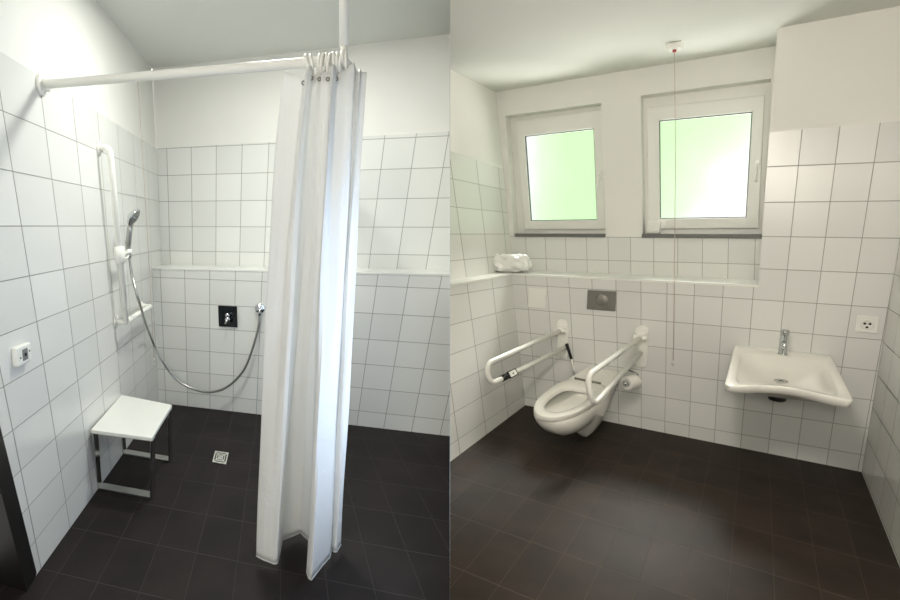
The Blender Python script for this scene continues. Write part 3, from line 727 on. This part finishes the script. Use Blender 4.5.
# sleeve with label, near the tip of the lower tube
def fpx(p, q, x):
    best = min(((abs(PX + F * ((M.T @ (along(p, q, k / 400) - CAM))[0] / (M.T @ (along(p, q, k / 400) - CAM))[2]) - x)), k / 400) for k in range(401)); return along(p, q, best[1])
s0, s1, s2 = fpx(l1, b1_, 501.5), fpx(l1, b1_, 507), fpx(l1, b1_, 514.5)
m = MB(); m.tube([s0, s1 + (s2 - s1) * .2], .021, 18); m.build('sleeve', MT['black'], tL, label='black sleeve')
dv = (s2 - s1) / np.linalg.norm(s2 - s1); nv = CAM - s1; nv -= (nv @ dv) * dv; nv /= np.linalg.norm(nv); wv_ = np.cross(dv, nv)
mc = (s1 + s2) / 2
m = MB(); m.box(mc + nv * .018, dv * np.linalg.norm(s2 - s1) * .55, nv * .004, wv_ * .024); sw0 = m.build('switch_cap', MT['black'], tL, bevel=.002)
m = MB(); m.box(mc + nv * .0225, dv * np.linalg.norm(s2 - s1) * .42, nv * .0008, wv_ * .018); m.build('switch_label', MT['paper'], sw0, label='white square label')
m = MB(); m.box(mc + nv * .0236, dv * .010, nv * .0004, wv_ * .003); m.box(mc + nv * .0236 + wv_ * .003, dv * .003, nv * .0004, wv_ * .007); m.build('label_mark', MT['greyplastic'], sw0)
k0, k1, k2 = rat(566.5, 343.5, -.06), rat(571.5, 359, -.07), rat(574.5, 374, -.07)
m = MB(); m.tube([k0, k1], [.012, .010], 12); m.build('support_grip', MT['black'], tL, label='black grip of the support strut')
m = MB(); m.tube([k1, k2], .006, 10); m.build('support_rod', MT['nylon'], tL)
wp = rat(641.8, 336); w2 = rat(641, 352)
tR, a2, u2, l2, b2 = support('white fold-down grab bar on the washbasin side of the toilet, above the paper roll', wp, w2, D1, None, rat(587, 376, -.88), rat(592, 406.5, -.88), None)
# paper holder and roll on the right bar
rc = rat(631, 382.5, -.2)
rax = -rD * .72 + rB * -.4 - UP * .05; rax /= np.linalg.norm(rax)
rl = lambda k: rc + rax * k
m = MB(); m.tube([rl(-.055), rl(.058)], .010, 12); m.disc(rl(.045), rax, .020, .012)
bp_ = fpx(l2, b2, 626); m.tube(fillet([rl(-.05), rl(-.06) + UP * .05, bp_], .02), .006, 10)
m.build('roll_holder', MT['chrome'], tR, label='chrome paper roll holder')
m = MB()
u_ = np.cross(rax, UP); u_ /= np.linalg.norm(u_); w_ = np.cross(u_, rax)
def circ(r, k, n=32): return [rl(k) + r * (math.cos(2 * PI * i / n) * u_ + math.sin(2 * PI * i / n) * w_) for i in range(n)]
m.loft([circ(.018, -.045), circ(.044, -.045), circ(.046, -.042), circ(.046, .042), circ(.044, .045), circ(.018, .045), circ(.018, -.045)], False, False)
tag(m.build('toilet_paper_roll', MT['paper'], None, loc=rc), 'white toilet paper roll hanging from the grab bar beside the toilet', 'toilet paper')
# washbasin
DS = -.75
BL, BR = rat(735, 345, 0), rat(830.5, 354, 0); FLp, FRp = rat(725, 385, DS), rat(853.5, 401, DS)
BL[2] = BR[2] = .66
def SP(u, v, dz=0): return (BL * (1 - u) + BR * u) * (1 - v) + (FLp * (1 - u) + FRp * u) * v + UP * dz
def wl(cu, cv, a, b, p, dz, n=160, conc=0.0):
    out = []
    for x, y in sup(n, p, a, b):
        u, v = cu + x, cv + y
        if conc: v -= conc * max(0, y / b) ** 3 * math.cos((u - .5) * PI) ** 2
        out.append(SP(u, v, dz))
    return out
t = thing('washbasin', 'white wall-mounted washbasin with a curved front edge, under the chrome tap', 'washbasin', sum((BL, BR, FLp, FRp)) / 4)
m = MB()
m.loft([wl(.5, .34, .26, .28, 5, -.115), wl(.5, .40, .36, .37, 7, -.092), wl(.5, .455, .44, .435, 10, -.060, conc=.09), wl(.5, .5, .498, .498, 22, -.038, conc=.105), wl(.5, .5, .506, .504, 26, -.006, conc=.105), wl(.5, .5, .503, .501, 26, -.001, conc=.105), wl(.5, .498, .495, .494, 24, 0, conc=.105),
        wl(.5, .56, .43, .385, 9, -.001, conc=.09), wl(.5, .56, .418, .374, 8, -.008, conc=.08), wl(.5, .55, .39, .34, 5, -.032, conc=.03), wl(.5, .52, .30, .25, 3, -.058), wl(.5, .52, .16, .13, 2.3, -.074), wl(.5, .54, .04, .035, 2, -.080)], True, True)
m.build('basin', MT['ceramic'], t)
dp = SP(.5, .56, -.076)
dp = on(781, 381, SP(.5, .5, -.076), np.cross(SP(1, 0) - SP(0, 0), SP(0, 1) - SP(0, 0)))
m = MB(); m.torus(dp, UP, .027, .005, 24, 8); m.disc(dp - UP * .004, UP, .025, .003, 24); dr0 = m.build('drain_ring', MT['chrome'], t)
m = MB(); m.disc(dp - UP * .0005, UP, .011, .003, 16); m.build('drain_hole', MT['hole'], dr0)
tr0 = SP(.40, .55, -.125)
tr0 = rat(777, 398.5, -.45)
m = MB(); m.tube([tr0 + UP * .03, tr0 - UP * .004, tr0 - UP * .01], [.04, .04, .034], 20); m.build('waste_trap', MT['black'], t)
m = MB(); m.tube(fillet([tr0 + UP * .01, tr0 + UP * .012 + rD * .25, tr0 + UP * .012 + rD * .44], .03), .016, 12); m.build('waste_pipe', MT['chrome'], t)
# tap
tb = on(782.5, 354, SP(.5, .5, 0), np.cross(SP(1, 0) - SP(0, 0), SP(0, 1) - SP(0, 0)))
t = thing('basin_tap', 'chrome single-lever mixer tap standing on the rear edge of the washbasin', 'tap', tb)
m = MB(); m.tube([tb - UP * .004, tb + UP * .002, tb + UP * .004, tb + UP * .112], [.024, .024, .0205, .0205], 20); m.build('tap_body', MT['chrome'], t)
m = MB(); m.tube(fillet([tb + UP * .07, tb + UP * .07 - rD * .09, tb + UP * .05 - rD * .10], .012), [.013] * 9 + [.012, .012], 14); m.build('spout', MT['chrome'], t)
m = MB(); m.tube([tb + UP * .112, tb + UP * .115, tb + UP * .143, tb + UP * .147], [.018, .0215, .0215, .016], 20); m.box(tb + UP * .138 - rD * .045, rB * .007, rD * .045, UP * .004); m.build('lever', MT['chrome'], t, bevel=.002)
# socket
sc_ = rat(867, 324.2)
t = thing('wall_socket', 'square white power socket on the tiled wall near the right corner', 'power socket', sc_)
m = MB(); m.box(sc_ - rD * .005, rB * .045, rD * .005, UP * .047); m.build('plate', MT['white'], t, bevel=.004)
m = MB(); n32 = [(math.cos(2 * PI * k / 32), math.sin(2 * PI * k / 32)) for k in range(32)]
cc = lambda r, h: [sc_ - rD * h + rB * r * x + UP * r * y for x, y in n32]
m.loft([cc(.030, .0105), cc(.028, .013), cc(.022, .013), cc(.019, .0102)], False, True); m.build('recess', MT['pvc'], t)
for k in (-1, 1):
    m = MB(); m.disc(sc_ - rD * .0102 + rB * k * .0105 + UP * .004, -rD, .006, .003, 12); m.build('contact_hole', MT['hole'], t)
m = MB(); m.disc(sc_ - rD * .0102 - UP * .016, -rD, .006, .004, 12); m.build('earth_clip', MT['hole'], t)
# emergency pull cord from the ceiling
cbx = onz(675, 44, ZCR)
t = thing('ceiling_pull_switch', 'white ceiling pull switch with a red button and long cord before the right window', 'pull switch', cbx)
m = MB(); q = [cbx + rB * a * .045 + rD * b * .045 for a, b in ((-1, -1), (1, -1), (1, 1), (-1, 1))]; q2 = [cbx + rB * a * .036 + rD * b * .036 - UP * .035 for a, b in ((-1, -1), (1, -1), (1, 1), (-1, 1))]
m.box8(q2, q); m.build('housing', MT['white'], t, bevel=.004)
m = MB(); m.disc(cbx - UP * .034, -UP, .011, .014); m.build('button', MT['red'], t, label='red button')
dcd = rab(cbx)[1]
ce = rat(673.2, 361, dcd)
m = MB(); m.tube([cbx - UP * .045, rat(675.5, 150, dcd), rat(674.3, 285, dcd), ce], .0018, 6); m.build('cord', MT['cord'], t)
m = MB(); m.tube([ce + UP * .003, ce - UP * .006, ce - UP * .024, ce - UP * .028], [.004, .009, .010, .004], 12); m.build('knob', MT['white'], t)
# plastic bag on the ledge
bc = RP(-.205, .12, ZLR)
t = bpy.data.meshes.new('plastic_bag')
bm = bmesh.new(); bmesh.ops.create_icosphere(bm, subdivisions=5, radius=1)
rnd = [(random.uniform(3, 11), random.uniform(0, 6), Vector((random.uniform(-1, 1), random.uniform(-1, 1), random.uniform(-1, 1))).normalized()) for _ in range(14)]
bx = rB * .84 + rD * .35; bx /= np.linalg.norm(bx); by = np.cross(UP, bx)
for v in bm.verts:
    n_ = v.co.normalized()
    def sq_(x, p): return math.copysign(abs(x) ** p, x)
    k = sum(math.sin(f * n_.dot(d) + ph) for f, ph, d in rnd) / 14
    k2 = abs(math.sin(9 * n_.x + 5 * n_.z + 3 * k)) * .05
    r = 1 + .22 * k - k2
    x, y, z = sq_(n_.x, .62) * r, sq_(n_.y, .62) * r, sq_(n_.z, .6) * r
    if z < 0: x *= 1 + .10 * (-z); y *= 1 + .10 * (-z)
    p = bx * x * .155 + by * y * .10 + UP * max(0.0, (z * .075 + .073))
    v.co = Vector(p)
bm.to_mesh(t); bm.free()
for p in t.polygons: p.use_smooth = True
t.materials.append(MT['bag'])
o = bpy.data.objects.new('plastic_bag', t); o.location = tuple(bc + UP * .001); col.objects.link(o)
tag(o, 'crumpled white plastic bag lying on the tiled ledge in the corner', 'plastic bag')
# little box on the sill
bq = rat(653.7, 228, DR_ + .035); bz = zs + .023
t = thing('sill_sensor', 'small white box standing on the sill of the right window', 'sensor box', (bq[0], bq[1], bz))
bb = np.array([bq[0], bq[1], bz])
m = MB(); m.box(bb + UP * .05, rB * .042, rD * .028, UP * .048); m.build('case', MT['white'], t, bevel=.006)
m = MB(); m.box(bb + UP * .05 - rD * .0285, rB * .032, rD * .001, UP * .037); m.build('front_cover', MT['pvc'], t, bevel=.0008)

# ------------------------------------------------------------------ light
wd = bpy.data.worlds.new('world'); scene.world = wd; wd.use_nodes = True
wd.node_tree.nodes['Background'].inputs['Color'].default_value = (1.0, 0.98, 0.93, 1); wd.node_tree.nodes['Background'].inputs['Strength'].default_value = 0.40
def lamp(name, loc, power, c, r=.16):
    l = bpy.data.lights.new(name, 'POINT'); l.shadow_soft_size = r; l.energy = power; l.color = c
    o = bpy.data.objects.new(name, l); col.objects.link(o); o.location = tuple(loc); return o
def downlight(name, loc, power, c, size=.3):
    l = bpy.data.lights.new(name, 'AREA'); l.shape = 'DISK'; l.size = size; l.energy = power; l.color = c
    o = bpy.data.objects.new(name, l); col.objects.link(o); o.location = tuple(loc); return o
downlight('ceiling_lamp_shower', LP(1.0, -.95, ZCL - .02), 19, (.98, 1.0, .93))
lamp('ceiling_lamp_toilet', RP(1.1, -2.85, ZCR - .33), 44, (1.0, .92, .82))
lamp('added_rear_fill', np.array([-.45, -1.2, 2.0]), 66, (1.0, .94, .83), .25)  # added fill light behind the camera, brightens both rooms from the front
# soft daylight falling through the two frosted windows
l = bpy.data.lights.new('daylight', 'SUN'); l.energy = 11.0; l.angle = math.radians(18); l.color = (1.0, 1.0, .96)
o = bpy.data.objects.new('daylight', l); col.objects.link(o)
dv_ = -rD * .74 + rB * -.02 - UP * .67
o.rotation_euler = Vector(tuple(dv_)).to_track_quat('-Z', 'Y').to_euler(); o.location = tuple(RP(.5, 3, 4))
# upward sun added to brighten the ceiling, standing in for ground bounce
l = bpy.data.lights.new('added_upward_sun', 'SUN'); l.energy = 20.0; l.angle = math.radians(70); l.color = (1.0, .98, .94)
o = bpy.data.objects.new('added_upward_sun', l); col.objects.link(o)
o.rotation_euler = Vector(tuple(-rD * .85 + UP * .5)).to_track_quat('-Z', 'Y').to_euler(); o.location = tuple(RP(.5, 3, -1))

# ------------------------------------------------------------------ camera, view
cd = bpy.data.cameras.new('camera'); cam = bpy.data.objects.new('camera', cd); col.objects.link(cam)
R3 = Matrix(((M[0][0], -M[0][1], -M[0][2]), (M[1][0], -M[1][1], -M[1][2]), (M[2][0], -M[2][1], -M[2][2])))
cam.matrix_world = Matrix.Translation(Vector(CAM)) @ R3.to_4x4()
cd.sensor_fit = 'HORIZONTAL'; cd.sensor_width = 36; cd.lens = F / 900 * 36; cd.shift_x = (450 - PX) / 900; cd.shift_y = (PY - 300) / 900
cd.clip_start = .05
scene.camera = cam
scene.view_settings.view_transform = 'Standard'; scene.view_settings.look = 'None'; scene.view_settings.gamma = 1; scene.view_settings.exposure = 0.65
scene.view_settings.use_curve_mapping = False
scene.cycles.use_denoising = True
scene.cycles.max_bounces = 10
for o in list(bpy.data.objects):
    if '_b' in o: del o['_b']
